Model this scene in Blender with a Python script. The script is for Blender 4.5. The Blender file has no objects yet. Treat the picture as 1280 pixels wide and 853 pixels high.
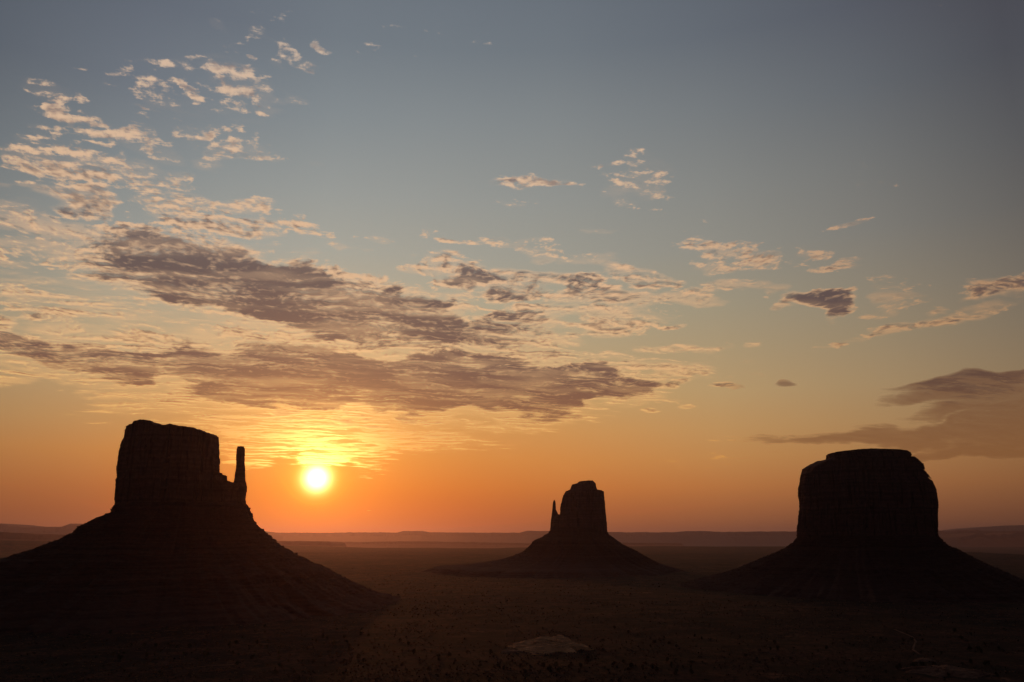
import bpy, math, random
import numpy as np

# ------------------------------------------------------------------ camera
F_PX, W_PX, H_PX = 995.6, 1280.0, 853.0
HORIZON = 674.0                                   # eye level in the 853-row frame
PITCH = math.atan((HORIZON - H_PX / 2) / F_PX)
scene = bpy.context.scene
cam_data = bpy.data.cameras.new('camera')
cam_data.sensor_width = 36.0
cam_data.lens = 36.0 * F_PX / W_PX
cam_data.clip_start = 0.5
cam_data.clip_end = 400000.0
cam = bpy.data.objects.new('camera', cam_data)
scene.collection.objects.link(cam)
cam.location = (0, 0, 0)
cam.rotation_euler = (math.pi / 2 + PITCH, 0, 0)
scene.camera = cam


def ray(px, py):
    """world direction seen at a point of the 1280 x 853 frame (camera at the origin, looking +Y)"""
    cx, cy = (px - W_PX / 2) / F_PX, (H_PX / 2 - py) / F_PX
    y = math.cos(PITCH) - math.sin(PITCH) * cy
    z = math.sin(PITCH) + math.cos(PITCH) * cy
    return cx, y, z


def at(px, py, dist):
    """the point on the vertical plane Y = dist seen there"""
    x, y, z = ray(px, py)
    return x / y * dist, z / y * dist


def azel(px, py):
    x, y, z = ray(px, py)
    return math.atan2(x, y), math.atan2(z, math.hypot(x, y))


def unproj(az, el):
    x, y, z = math.sin(az) * math.cos(el), math.cos(az) * math.cos(el), math.sin(el)
    fwd = y * math.cos(PITCH) + z * math.sin(PITCH)
    up = -y * math.sin(PITCH) + z * math.cos(PITCH)
    return W_PX / 2 + F_PX * x / fwd, H_PX / 2 - F_PX * up / fwd


SUN_AZ, SUN_EL = azel(396, 598)
SUN_DIR = (math.sin(SUN_AZ) * math.cos(SUN_EL), math.cos(SUN_AZ) * math.cos(SUN_EL), math.sin(SUN_EL))


# ------------------------------------------------------------------ node helper
class NT:
    def __init__(s, tree):
        s.t = tree

    def new(s, kind, **kw):
        n = s.t.nodes.new(kind)
        for k, v in kw.items():
            setattr(n, k, v)
        return n

    def put(s, sock, v):
        if isinstance(v, bpy.types.NodeSocket):
            s.t.links.new(v, sock)
        elif v is not None:
            if hasattr(sock.default_value, '__len__') and not hasattr(v, '__len__'):
                v = (v,) * len(sock.default_value)
            if hasattr(sock.default_value, '__len__') and len(sock.default_value) == 4 and len(v) == 3:
                v = tuple(v) + (1.0,)
            sock.default_value = v

    def m(s, op, a, b=None, c=None, clamp=False):
        n = s.new('ShaderNodeMath', operation=op, use_clamp=clamp)
        for i, v in enumerate((a, b, c)):
            if v is not None:
                s.put(n.inputs[i], v)
        return n.outputs[0]

    def vm(s, op, a, b=None, scale=None):
        n = s.new('ShaderNodeVectorMath', operation=op)
        s.put(n.inputs[0], a)
        if b is not None:
            s.put(n.inputs[1], b)
        if scale is not None:
            s.put(n.inputs['Scale'], scale)
        return n.outputs['Value'] if op in ('DOT_PRODUCT', 'LENGTH', 'DISTANCE') else n.outputs[0]

    def sep(s, v):
        n = s.new('ShaderNodeSeparateXYZ')
        s.put(n.inputs[0], v)
        return n.outputs

    def comb(s, x, y, z):
        n = s.new('ShaderNodeCombineXYZ')
        for i, v in enumerate((x, y, z)):
            s.put(n.inputs[i], v)
        return n.outputs[0]

    def smooth(s, v, a, b, lo=0.0, hi=1.0, kind='SMOOTHSTEP'):
        n = s.new('ShaderNodeMapRange', interpolation_type=kind)
        for i, q in enumerate((v, a, b, lo, hi)):
            s.put(n.inputs[i], q)
        return n.outputs[0]

    def mix(s, f, a, b, blend='MIX'):
        n = s.new('ShaderNodeMix', data_type='RGBA', blend_type=blend)
        s.put(n.inputs[0], f)
        s.put(n.inputs[6], a)
        s.put(n.inputs[7], b)
        return n.outputs[2]

    def noise(s, v, scale, detail=4.0, rough=0.5, lac=2.0, out=0, kind='FBM', dist=0.0):
        n = s.new('ShaderNodeTexNoise', noise_type=kind)
        s.put(n.inputs['Vector'], v)
        s.put(n.inputs['Scale'], scale)
        s.put(n.inputs['Detail'], detail)
        s.put(n.inputs['Roughness'], rough)
        s.put(n.inputs['Lacunarity'], lac)
        s.put(n.inputs['Distortion'], dist)
        return n.outputs[out]

    def ramp(s, f, stops, interp='LINEAR'):
        n = s.new('ShaderNodeValToRGB')
        r = n.color_ramp
        r.interpolation = interp
        while len(r.elements) < len(stops):
            r.elements.new(0.5)
        for e, (p, c) in zip(r.elements, stops):
            e.position = p
            e.color = tuple(c) + (1.0,)
        s.put(n.inputs[0], f)
        return n.outputs[0]


def lin(c):
    return tuple((v / 255 / 12.92) if v / 255 <= 0.04045 else ((v / 255 + 0.055) / 1.055) ** 2.4 for v in c)


# ------------------------------------------------------------------ world: sky, sun glow, clouds
world = bpy.data.worlds.new('World')
scene.world = world
world.use_nodes = True
wt = world.node_tree
wt.nodes.clear()
N = NT(wt)
out = N.new('ShaderNodeOutputWorld')
direction = N.vm('NORMALIZE', N.new('ShaderNodeTexCoord').outputs['Generated'])
dx, dy, dz = N.sep(direction)
az = N.m('ARCTAN2', dx, dy)
el = N.m('ARCSINE', dz)

# colour of the clear sky by bearing and height above the horizon (sRGB)
COLS = [50, 220, 395, 640, 960, 1240]
ROWS = [20, 100, 200, 300, 400, 500, 560, 610, 650, 670]
SKY = {
    50:   [(95, 102, 112), (106, 112, 120), (125, 131, 134), (150, 150, 142), (174, 160, 130), (186, 150, 102), (194, 132, 74), (174, 106, 60), (150, 85, 51), (143, 80, 50)],
    220:  [(101, 108, 119), (114, 121, 130), (136, 142, 143), (160, 159, 150), (186, 168, 136), (205, 158, 100), (210, 140, 70), (202, 116, 52), (186, 98, 45), (178, 92, 44)],
    395:  [(110, 118, 127), (123, 132, 138), (145, 150, 150), (166, 166, 156), (192, 173, 140), (220, 168, 102), (228, 148, 64), (232, 118, 26), (236, 94, 14), (216, 80, 16)],
    640:  [(107, 115, 124), (120, 128, 133), (142, 146, 145), (156, 156, 148), (178, 166, 138), (206, 163, 104), (220, 147, 73), (214, 126, 56), (188, 102, 52), (174, 93, 50)],
    960:  [(92, 98, 108), (106, 112, 118), (126, 128, 126), (140, 138, 130), (160, 146, 118), (184, 152, 106), (192, 143, 86), (184, 118, 65), (154, 93, 57), (140, 84, 54)],
    1240: [(79, 79, 87), (86, 88, 93), (100, 99, 99), (114, 109, 102), (136, 121, 101), (155, 127, 92), (158, 112, 70), (148, 95, 57), (115, 72, 52), (105, 66, 50)],
}
TAB = np.array([[lin(c) for c in SKY[k]] for k in COLS])


def sky_at(px, py):
    j = np.array([np.interp(py, ROWS, TAB[i, :, k]) for i in range(len(COLS)) for k in range(3)]).reshape(len(COLS), 3)
    return np.array([np.interp(px, COLS, j[:, k]) for k in range(3)])


# what the Sky Texture gives at those places (measured), behind a filter of low dusty air
NISH = np.array([[lin(c) for c in r] for r in (
    [(68, 79, 88), (76, 85, 93), (88, 95, 101), (105, 109, 110), (129, 129, 122), (164, 156, 134), (196, 178, 137), (235, 200, 133), (262, 219, 118), (268, 224, 106)],
    [(68, 78, 87), (77, 85, 93), (93, 97, 102), (115, 115, 113), (150, 142, 128), (201, 181, 146), (245, 212, 155), (290, 246, 156), (320, 268, 147), (325, 270, 135)],
    [(67, 77, 86), (77, 84, 92), (93, 97, 101), (120, 118, 113), (164, 151, 132), (230, 201, 156), (278, 242, 171), (320, 272, 177), (340, 285, 171), (345, 285, 158)],
    [(63, 73, 83), (70, 80, 89), (83, 90, 97), (102, 105, 107), (130, 127, 121), (170, 159, 136), (206, 185, 143), (249, 211, 142), (285, 237, 129), (292, 246, 115)],
    [(57, 69, 80), (62, 74, 84), (69, 81, 91), (80, 91, 99), (94, 104, 108), (115, 122, 117), (135, 137, 119), (158, 149, 111), (182, 152, 90), (190, 147, 73)],
    [(54, 67, 78), (58, 71, 82), (64, 77, 88), (72, 86, 94), (84, 97, 102), (101, 112, 109), (116, 122, 108), (133, 129, 97), (145, 125, 75), (143, 114, 58)])])
DUST = ((-2, .008), (3, .010), (8, .08), (16, .30), (30, .50), (70, .50))
TAB_EL = np.array([[math.degrees(azel(c, r)[1]) for r in ROWS] for c in COLS])
TAB = np.maximum(TAB - NISH * np.interp(TAB_EL, [d[0] for d in DUST], [d[1] for d in DUST])[..., None], 0.0)


EXPO = 2 ** 1.4                                  # undoes the camera exposure for the sky colours above
EL_LO, EL_HI = math.radians(-2), math.radians(70)
SKY_GAIN = 1.0
els = [math.radians(e) for e in (-1, 0.6, 2, 3.5, 5.5, 7.5, 10, 13, 16, 20, 24, 29, 34, 38)]
az_cols = [azel(px, 500)[0] for px in (-150, 120, 260, 396, 520, 700, 900, 1110, 1330)]
cols = []
el_f = N.smooth(el, EL_LO, EL_HI, kind='LINEAR')
for k, a in enumerate(az_cols):
    stops = []
    for e in els:
        px, py = unproj(a, e)
        c = sky_at(min(max(px, 0), 1280), min(max(py, 0), 670))
        if k == 0:
            c = c * 0.75
        if k == len(az_cols) - 1:
            c = c * 0.85
        stops.append(((e - EL_LO) / (EL_HI - EL_LO), c * SKY_GAIN))
    top = stops[-1][1]
    stops.append(((math.radians(52) - EL_LO) / (EL_HI - EL_LO), top * 0.38))
    stops.append(((math.radians(68) - EL_LO) / (EL_HI - EL_LO), top * 0.16))
    cols.append(N.ramp(el_f, stops))
dust = N.ramp(el_f, [((math.radians(e) - EL_LO) / (EL_HI - EL_LO), (v, v, v)) for e, v in DUST])
sky = cols[0]
for k in range(1, len(cols)):
    f = N.smooth(az, az_cols[k - 1], az_cols[k], kind='SMOOTHSTEP' if 0 else 'LINEAR')
    sky = N.mix(f, sky, cols[k])
# the sky away from the sun is still dusk-blue and dim
away = N.smooth(N.m('ABSOLUTE', N.m('SUBTRACT', az, 0.05)), 0.70, 1.15)
back = N.ramp(el_f, [(0.0, (0.010, 0.006, 0.007)), (0.15, (0.010, 0.008, 0.010)), (0.5, (0.008, 0.009, 0.012)), (1.0, (0.009, 0.010, 0.014))])
sky = N.mix(away, sky, back)

dust = N.mix(away, dust, (0.04, 0.04, 0.04))

# aureole of the sun
ang = N.m('MULTIPLY', N.m('ARCCOSINE', N.m('MINIMUM', N.vm('DOT_PRODUCT', direction, SUN_DIR), 0.9999999)), 180 / math.pi)


def gauss(x, w):
    q = N.m('DIVIDE', x, w)
    return N.m('POWER', 2.718282, N.m('MULTIPLY', N.m('MULTIPLY', q, q), -1.0))


def expo(x, w):
    return N.m('POWER', 2.718282, N.m('DIVIDE', x, -w))


halo1 = gauss(ang, 1.10)
halo2 = expo(ang, 2.1)
halo3 = gauss(ang, 7.5)

glow = N.mix(1.0, (1.0, 0.72, 0.06), N.m('MULTIPLY', halo1, 1.0), 'MULTIPLY')
glow = N.mix(1.0, glow, N.mix(1.0, (1.0, 0.36, 0.03), N.m('MULTIPLY', halo2, 1.05), 'MULTIPLY'), 'ADD')
glow = N.mix(1.0, glow, N.mix(1.0, (0.22, 0.09, 0.012), halo3, 'MULTIPLY'), 'ADD')
clear = N.mix(1.0, sky, glow, 'ADD')
disc = gauss(ang, 0.67)
full = N.mix(1.0, clear, N.mix(1.0, (7.0, 4.6, 2.3), disc, 'MULTIPLY'), 'ADD')

nishita = N.new('ShaderNodeTexSky', sky_type='NISHITA')
nishita.sun_disc = False
nishita.sun_elevation = SUN_EL
nishita.sun_rotation = SUN_AZ
nishita.altitude = 1600
nishita.air_density = 1.0
nishita.dust_density = 2.0
bg1 = N.new('ShaderNodeBackground')
N.put(bg1.inputs[0], N.mix(1.0, nishita.outputs[0], dust, 'MULTIPLY'))
bg1.inputs[1].default_value = 0.05 * EXPO
bg2 = N.new('ShaderNodeBackground')
N.put(bg2.inputs[0], full)
bg2.inputs[1].default_value = EXPO
addw = N.new('ShaderNodeAddShader')
wt.links.new(bg1.outputs[0], addw.inputs[0])
wt.links.new(bg2.outputs[0], addw.inputs[1])
wt.links.new(addw.outputs[0], out.inputs[0])
world.cycles.sampling_method = 'MANUAL'
world.cycles.sample_map_resolution = 512

# ------------------------------------------------------------------ sun, exposure, render settings
sun_data = bpy.data.lights.new('sun', 'SUN')
sun_data.energy = 2.0
sun_data.angle = math.radians(0.6)
sun_data.color = (0.46, 0.145, 0.042)
sun = bpy.data.objects.new('sun', sun_data)
scene.collection.objects.link(sun)
from mathutils import Vector
sun.rotation_euler = Vector(SUN_DIR).to_track_quat('Z', 'Y').to_euler()
sun.location = (-300, 200, 400)
scene.view_settings.view_transform = 'Standard'
scene.view_settings.look = 'None'
scene.view_settings.exposure = -1.4
scene.view_settings.gamma = 1.0
scene.cycles.use_denoising = True
scene.cycles.max_bounces = 4
scene.cycles.volume_bounces = 0
scene.cycles.transparent_max_bounces = 12


# ------------------------------------------------------------------ mesh helpers
def _hash(ix, iy, seed):
    h = (ix * 374761393 + iy * 668265263 + seed * 2147483647) & 0xFFFFFFFF
    h = ((h ^ (h >> 13)) * 1274126177) & 0xFFFFFFFF
    h = h ^ (h >> 16)
    return h


def perlin2(x, y, seed):
    x, y = np.asarray(x, float), np.asarray(y, float)
    xi, yi = np.floor(x).astype(np.int64), np.floor(y).astype(np.int64)
    xf, yf = x - xi, y - yi
    u, v = xf * xf * xf * (xf * (xf * 6 - 15) + 10), yf * yf * yf * (yf * (yf * 6 - 15) + 10)

    def g(ix, iy, fx, fy):
        t = _hash(ix, iy, seed) / 4294967296.0 * 2 * math.pi
        return np.cos(t) * fx + np.sin(t) * fy
    a = g(xi, yi, xf, yf)
    b = g(xi + 1, yi, xf - 1, yf)
    c = g(xi, yi + 1, xf, yf - 1)
    d = g(xi + 1, yi + 1, xf - 1, yf - 1)
    return (a + u * (b - a) + v * ((c + u * (d - c)) - (a + u * (b - a)))) * 1.5


def fbm2(x, y, octaves, seed, rough=0.5):
    s, amp = 0.0, 1.0
    for o in range(octaves):
        s = s + amp * perlin2(x * 2 ** o + o * 17.3, y * 2 ** o - o * 9.1, seed + o)
        amp *= rough
    return s


def make_mesh(name, verts, faces, smooth=True):
    verts = np.ascontiguousarray(verts, dtype=np.float32)
    faces = np.ascontiguousarray(faces, dtype=np.int32)
    k = faces.shape[1]
    me = bpy.data.meshes.new(name)
    me.vertices.add(len(verts))
    me.vertices.foreach_set('co', verts.ravel())
    me.loops.add(faces.size)
    me.loops.foreach_set('vertex_index', faces.ravel())
    me.polygons.add(len(faces))
    me.polygons.foreach_set('loop_start', np.arange(0, faces.size, k, dtype=np.int32))
    me.polygons.foreach_set('use_smooth', np.full(len(faces), smooth))
    me.update(calc_edges=True)
    me.validate()
    return me


def link(name, me, parent=None):
    o = bpy.data.objects.new(name, me)
    scene.collection.objects.link(o)
    o.parent = parent
    return o


# ------------------------------------------------------------------ cloud deck: one sheet 4 km up
# ---- cloud cover: hand-placed banks (frame position, radii, tilt, weight) broken up by noise
BANKS = [
    # cream filaments left of the long banks, gilded ones under the second
    (80, 395, 190, 60, .12, .60), (60, 300, 120, 60, .10, .50), (200, 425, 220, 34, .10, .66), (250, 130, 150, 70, .15, .42),
    (420, 435, 260, 20, .06, .72), (290, 515, 170, 34, .10, .78), (430, 546, 200, 34, 0, .80), (402, 573, 60, 8, 0, .92), (398, 556, 110, 12, .03, .90), (480, 536, 120, 12, .05, .88), (330, 540, 90, 8, .06, .84), (340, 560, 110, 18, 0, .74), (620, 470, 330, 30, .0, .60),
    (380, 410, 320, 70, .08, .62), (590, 515, 160, 22, 0, .76),
    # upper left puffs
    (262, 31, 16, 9, 0.2, .62), (368, 68, 24, 9, 0.1, .76), (318, 106, 48, 15, 0.22, .85), (275, 118, 22, 8, 0, .6),
    (250, 98, 44, 12, 0.35, .60), (300, 72, 50, 12, -.15, .62), (185, 121, 28, 14, -.1, .70), (190, 93, 14, 6, 0, .6),
    (276, 158, 26, 8, .3, .64), (237, 160, 30, 14, .1, .62), (75, 132, 58, 12, .25, .72), (172, 176, 46, 22, .25, .74),
    (285, 196, 60, 16, -.12, .82), (316, 173, 12, 7, 0, .6), (342, 183, 14, 8, .3, .55), (386, 197, 16, 5, 0, .5),
    (80, 22, 30, 6, .1, .42), (455, 117, 14, 5, 0, .45), (470, 58, 10, 4, 0, .4),
    (88, 248, 62, 16, .18, .92), (150, 222, 110, 32, .25, .78), (60, 206, 60, 20, .2, .74), (245, 236, 110, 20, .12, .74),
    (330, 256, 34, 10, .25, .68), (24, 272, 60, 14, .1, .68), (255, 272, 120, 16, .1, .78), (210, 292, 80, 16, .12, .80),
    (320, 290, 40, 14, .3, .68), (400, 298, 46, 10, .15, .68), (460, 294, 22, 5, 0, .58), (75, 302, 90, 14, .18, .74),
    (30, 330, 70, 14, .2, .66),
    # the first long bank
    (220, 340, 150, 34, .12, .92), (340, 366, 290, 48, .14, 1.08), (480, 392, 220, 36, .12, 1.04), (300, 330, 90, 22, .05, .85), (500, 392, 150, 30, .10, .95),
    (620, 402, 90, 20, .05, .9), (60, 392, 110, 20, .14, .76), (140, 415, 150, 16, .12, .74), (40, 360, 90, 16, .14, .66),
    # the second bank and its ragged lower edge
    (130, 448, 200, 28, .05, 1.0), (340, 472, 190, 44, .08, 1.08), (520, 480, 250, 42, .04, 1.15), (690, 486, 150, 28, .02, 1.1),
    (820, 464, 90, 10, 0, .78), (600, 448, 200, 20, .02, .80), (60, 468, 120, 20, .0, .72), (250, 500, 150, 26, .06, .70),
    (400, 520, 150, 22, .02, .78), (420, 545, 110, 16, 0, .72), (330, 565, 90, 10, .0, .62), (540, 512, 120, 16, 0, .68),
    # middle
    (540, 330, 60, 12, .15, .80), (550, 294, 44, 9, .1, .70), (612, 306, 50, 9, .1, .68), (660, 312, 30, 11, .1, .72),
    (730, 322, 60, 9, .05, .66), (746, 291, 44, 7, 0, .62), (640, 356, 90, 20, .06, .90), (740, 366, 80, 18, .05, .92),
    (740, 392, 110, 20, .04, .80), (800, 342, 54, 12, .25, .84), (850, 372, 70, 12, .05, .78), (934, 362, 44, 12, .3, .70),
    (895, 308, 60, 7, 0, .78), (925, 322, 60, 14, .05, .76), (1018, 315, 24, 6, 0, .72), (1040, 330, 50, 8, -.05, .72),
    (1014, 380, 38, 11, .02, 1.0), (850, 409, 20, 4, 0, .80), (935, 432, 24, 4, 0, .76), (850, 437, 40, 6, .0, .74),
    (848, 484, 22, 9, 0, .92), (912, 482, 18, 6, 0, .95), (980, 478, 18, 5, 0, .92), (862, 509, 14, 4, 0, .85), (820, 512, 14, 4, 0, .85),
    (665, 232, 50, 7, 0, .84), (748, 206, 24, 4, 0, .80), (800, 222, 54, 20, .1, .64), (800, 196, 16, 6, .2, .62), (640, 250, 30, 5, 0, .5),
    (1060, 279, 22, 4, -.1, .74), (770, 238, 20, 5, 0, .56),
    # right
    (1252, 362, 66, 22, .1, .94), (1120, 372, 40, 22, .2, .60), (1150, 408, 110, 9, -.12, .86), (1070, 420, 60, 8, -.1, .66),
    (1250, 476, 150, 10, -.08, 1.1), (1200, 492, 110, 7, -.04, 1.05), (1270, 500, 150, 14, -.05, 1.15), (1280, 488, 120, 12, -.05, 1.0), (1270, 524, 210, 16, -.05, 1.15), (1180, 541, 280, 8, -.01, 1.2), (1270, 550, 200, 15, 0, 1.15),
    (1010, 545, 110, 5, -.02, .76), (640, 575, 150, 8, .05, .40), (900, 575, 140, 7, 0, .38),
]


_r = random.Random(4)
for _ in range(95):                                  # the trail of small puffs climbing from the left edge
    _t = _r.random()
    _cx, _cy = -10 + 380 * _t + _r.gauss(0, 45), 300 - 215 * _t + _r.gauss(0, 42)
    BANKS.append((_cx, _cy, _r.uniform(7, 24), _r.uniform(3.5, 8), _r.uniform(-.1, .35), _r.uniform(.50, .84)))

DECK = 4000.0
q_az = np.radians(np.arange(-46, 46.01, 0.14))
q_el = np.radians(np.concatenate([np.arange(1.6, 12, 0.08), np.arange(12, 44, 0.14)]))
A, E = np.meshgrid(q_az, q_el)
bank = np.zeros_like(A)
kS = 9.0
acc = np.zeros_like(A)
wx = fbm2(A * 9, E * 26, 4, 11) * 0.050
wy = fbm2(A * 9, E * 26, 4, 12) * 0.020
for (px, py, rx, ry, rot, w) in BANKS:
    a, e = azel(px, py)
    sa = abs(azel(px + rx, py)[0] - azel(px - rx, py)[0]) / 2 * 1.5
    se = abs(azel(px, py + ry)[1] - azel(px, py - ry)[1]) / 2 * 1.5
    sc = min(1.0, 14.0 / ry, 40.0 / rx) * 0.55 + 0.45
    sc *= 0.15 if (px > 1100 and py > 440) else 1.0
    da, de = A + wx * sc * min(1, rx / 40) - a, E + wy * min(1.0, ry / 14.0) - e
    ca, sn = math.cos(rot), math.sin(rot)
    u, v = (da * ca - de * sn) / sa, (da * sn + de * ca) / se
    g = np.clip((1 - np.sqrt(u * u + v * v)) / 0.62, 0, 1)
    g = g * g * (3 - 2 * g) * w
    acc = np.maximum(acc, g)
acc = np.clip(acc, 0, 1.15)
sft = np.clip((A - azel(900, 500)[0]) / 0.04, 0, 1) * np.clip((azel(1200, 448)[1] - E) / 0.012, 0, 1)
sinE = np.sin(E)
X = np.sin(A) * np.cos(E) / sinE * DECK
Y = np.cos(A) * np.cos(E) / sinE * DECK
nr, nc = A.shape
verts = np.stack([X, Y, np.full_like(X, DECK)], -1).reshape(-1, 3)
ii = (np.arange(nr - 1)[:, None] * nc + np.arange(nc - 1)[None, :]).ravel()
faces = np.stack([ii, ii + 1, ii + nc + 1, ii + nc], -1)
cm = make_mesh('clouds', verts, faces)
at_ = cm.attributes.new('bank', 'FLOAT', 'POINT')
at_.data.foreach_set('value', acc.reshape(-1).astype(np.float32))
at_ = cm.attributes.new('soft', 'FLOAT', 'POINT')
at_.data.foreach_set('value', sft.reshape(-1).astype(np.float32))
cmat = bpy.data.materials.new('cloud')
cmat.use_nodes = True
ct = cmat.node_tree
ct.nodes.clear()
K = NT(ct)
pos = K.new('ShaderNodeTexCoord').outputs['Object']
plane = K.vm('SCALE', pos, scale=1.0 / DECK)
lng = K.vm('LENGTH', plane)
cdir = K.vm('NORMALIZE', pos)
cel = K.m('ARCSINE', K.m('DIVIDE', 1.0, lng))
px_, py_, pz_ = K.sep(plane)
caz = K.m('ARCTAN2', px_, py_)
cang = K.m('MULTIPLY', K.m('ARCCOSINE', K.m('MINIMUM', K.vm('DOT_PRODUCT', cdir, SUN_DIR), 0.9999999)), 180 / math.pi)
att = K.new('ShaderNodeAttribute', attribute_name='bank').outputs['Fac']
# squeeze the far part of the deck a little, as the curving earth would
sq = K.m('DIVIDE', lng, K.m('ADD', 1.0, K.m('MULTIPLY', lng, 0.065)))
unit = K.vm('SCALE', K.vm('NORMALIZE', plane), scale=sq)
TH = 0.26
along = K.vm('DOT_PRODUCT', unit, (math.cos(TH), math.sin(TH), 0))
across = K.vm('DOT_PRODUCT', unit, (-math.sin(TH), math.cos(TH), 0))
soft = K.new('ShaderNodeAttribute', attribute_name='soft').outputs['Fac']
wv = K.sep(K.noise(K.comb(along, across, 3.0), 3.4, 3.0, 0.55, out=1))
along0, across0 = along, across
along = K.m('ADD', along, K.m('MULTIPLY', K.m('SUBTRACT', wv[0], 0.5), K.smooth(cel, math.radians(14), math.radians(26), 0.16, 0.05)))
across = K.m('ADD', across, K.m('MULTIPLY', K.m('SUBTRACT', wv[1], 0.5), K.smooth(cel, math.radians(14), math.radians(26), 0.22, 0.06)))


def cov_noise(al, ac, det=7.0, rgh=0.64):
    puffs = K.noise(K.comb(K.m('MULTIPLY', al, 0.95), K.m('MULTIPLY', ac, 0.80), 0.0), 36.0, det, rgh)
    streak = K.noise(K.comb(K.m('MULTIPLY', al, 0.36), K.m('MULTIPLY', ac, 1.1), 5.0), 14.0, 5.0, 0.60)
    a1 = K.m('ADD', K.m('MULTIPLY', K.m('SUBTRACT', puffs, 0.5), K.smooth(cel, math.radians(7), math.radians(20), 1.2, 3.1)), K.m('MULTIPLY', K.m('SUBTRACT', streak, 0.5), K.smooth(cel, math.radians(7), math.radians(20), 4.6, 3.2)))
    a1 = K.m('MULTIPLY', a1, K.smooth(att, 0.75, 1.10, 1.0, 0.55))
    return K.m('MULTIPLY', a1, K.smooth(soft, 0.0, 1.0, 1.0, 0.42, kind='LINEAR'))


patch = K.noise(K.comb(K.m('MULTIPLY', along, 0.6), across, 9.0), 4.2, 2.0, 0.5)
patch = K.m('MULTIPLY', K.m('MULTIPLY', K.m('SUBTRACT', patch, 0.52), 2.6), K.smooth(soft, 0.0, 1.0, 1.0, 0.0, kind='LINEAR'))
lvl = K.m('ADD', K.m('SUBTRACT', K.m('MULTIPLY', att, 1.60), 1.02), K.m('MULTIPLY', patch, K.smooth(att, 0.3, 1.1, 1.0, 0.45)))
cov = K.m('ADD', cov_noise(along, across), lvl)
# a second look a little towards the sun: what stands between this bit of cloud and the light
sdx = SUN_DIR[0] * math.cos(TH) + SUN_DIR[1] * math.sin(TH)
sdy = -SUN_DIR[0] * math.sin(TH) + SUN_DIR[1] * math.cos(TH)
cov_s = K.m('ADD', cov_noise(K.m('ADD', along, sdx * 0.026), K.m('ADD', across, sdy * 0.026), 2.0, 0.5), lvl)
cov_m = K.m('ADD', cov_noise(along, across, 2.0, 0.5), lvl)
dens = K.smooth(cov, K.smooth(soft, 0.0, 1.0, -0.10, -0.30, kind='LINEAR'), K.smooth(soft, 0.0, 1.0, 0.62, 1.1, kind='LINEAR'))
thick = K.smooth(K.m('ADD', K.m('MULTIPLY', cov_m, 0.45), K.m('MULTIPLY', cov_s, 0.55)), -0.05, 1.35, kind='LINEAR')
heavy = K.m('MULTIPLY', K.smooth(att, 0.50, 0.95, 0.62, 1.02, kind='LINEAR'), K.smooth(cel, math.radians(6.6), math.radians(8.8), 0.25, 1.0))
shade = K.m('ADD', K.m('ADD', K.m('MULTIPLY', thick, 1.15), K.smooth(att, 0.70, 1.0, 0.0, 0.36)), K.m('MULTIPLY', K.m('SUBTRACT', cov_s, cov_m), 0.50))
shade = K.m('MULTIPLY', K.smooth(shade, 0.05, 1.08), heavy, clamp=True)
tone = K.noise(K.comb(K.m('MULTIPLY', along, 0.35), across, 21.0), 7.0, 3.0, 0.55)
shade = K.m('MULTIPLY', shade, K.smooth(tone, 0.30, 0.58, 0.72, 1.0))
shade = K.m('MAXIMUM', shade, K.m('MULTIPLY', soft, 0.85))
LIT = ((1, (235, 140, 60)), (5, (248, 172, 80)), (8, (245, 185, 110)), (12, (235, 186, 132)), (18, (226, 184, 144)), (28, (222, 188, 158)), (36, (205, 184, 166)))
DARK = ((1, (140, 88, 58)), (5, (160, 104, 64)), (8, (142, 95, 66)), (12, (110, 83, 74)), (18, (98, 84, 82)), (28, (128, 116, 116)), (36, (118, 114, 120)))
e_f = K.smooth(cel, 0.0, math.radians(50), kind='LINEAR')
lit_col = K.ramp(e_f, [(e / 50, lin(c)) for e, c in LIT])
dark_col = K.ramp(e_f, [(e / 50, lin(c)) for e, c in DARK])
side = K.smooth(caz, 0.05, 0.60)                     # clouds far from the sun's bearing are painted dimmer, as if less lit
lit_col = K.mix(side, lit_col, K.mix(1.0, lit_col, (0.60, 0.57, 0.58), 'MULTIPLY'))
dark_col = K.mix(soft, dark_col, K.mix(1.0, dark_col, (0.66, 0.70, 0.78), 'MULTIPLY'))
dark_col = K.mix(side, dark_col, K.mix(1.0, dark_col, (0.78, 0.80, 0.84), 'MULTIPLY'))


def kexpo(x, w):
    return K.m('POWER', 2.718282, K.m('DIVIDE', x, -w))


lit_col = K.mix(1.0, lit_col, K.mix(1.0, (1.0, 0.52, 0.12), K.m('MULTIPLY', kexpo(cang, 2.1), 8.0), 'MULTIPLY'), 'ADD')  # sun's glow on nearby clouds, added into their colours
dark_col = K.mix(1.0, dark_col, K.mix(1.0, (0.75, 0.34, 0.09), K.m('MULTIPLY', kexpo(cang, 4.5), 1.0), 'MULTIPLY'), 'ADD')
em = K.new('ShaderNodeEmission')  # the sheet glows by itself: sunlit and shaded cloud tones painted into emission
K.put(em.inputs[0], K.mix(shade, lit_col, dark_col))
tr = K.new('ShaderNodeBsdfTransparent')
mxs = K.new('ShaderNodeMixShader')
vn = K.noise(K.comb(K.m('MULTIPLY', along, 0.30), K.m('MULTIPLY', across, 0.8), 12.0), 11.0, 5.0, 0.6)
veil = K.smooth(K.m('ADD', att, K.m('MULTIPLY', K.m('SUBTRACT', vn, 0.5), 1.5)), 0.42, 1.15, 0.0, 0.70)
veil = K.m('MULTIPLY', veil, K.m('MULTIPLY', K.smooth(cel, math.radians(27), math.radians(15), 0.12, 1.0), K.smooth(cel, math.radians(7.4), math.radians(9.6), 0.35, 1.0)))
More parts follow.
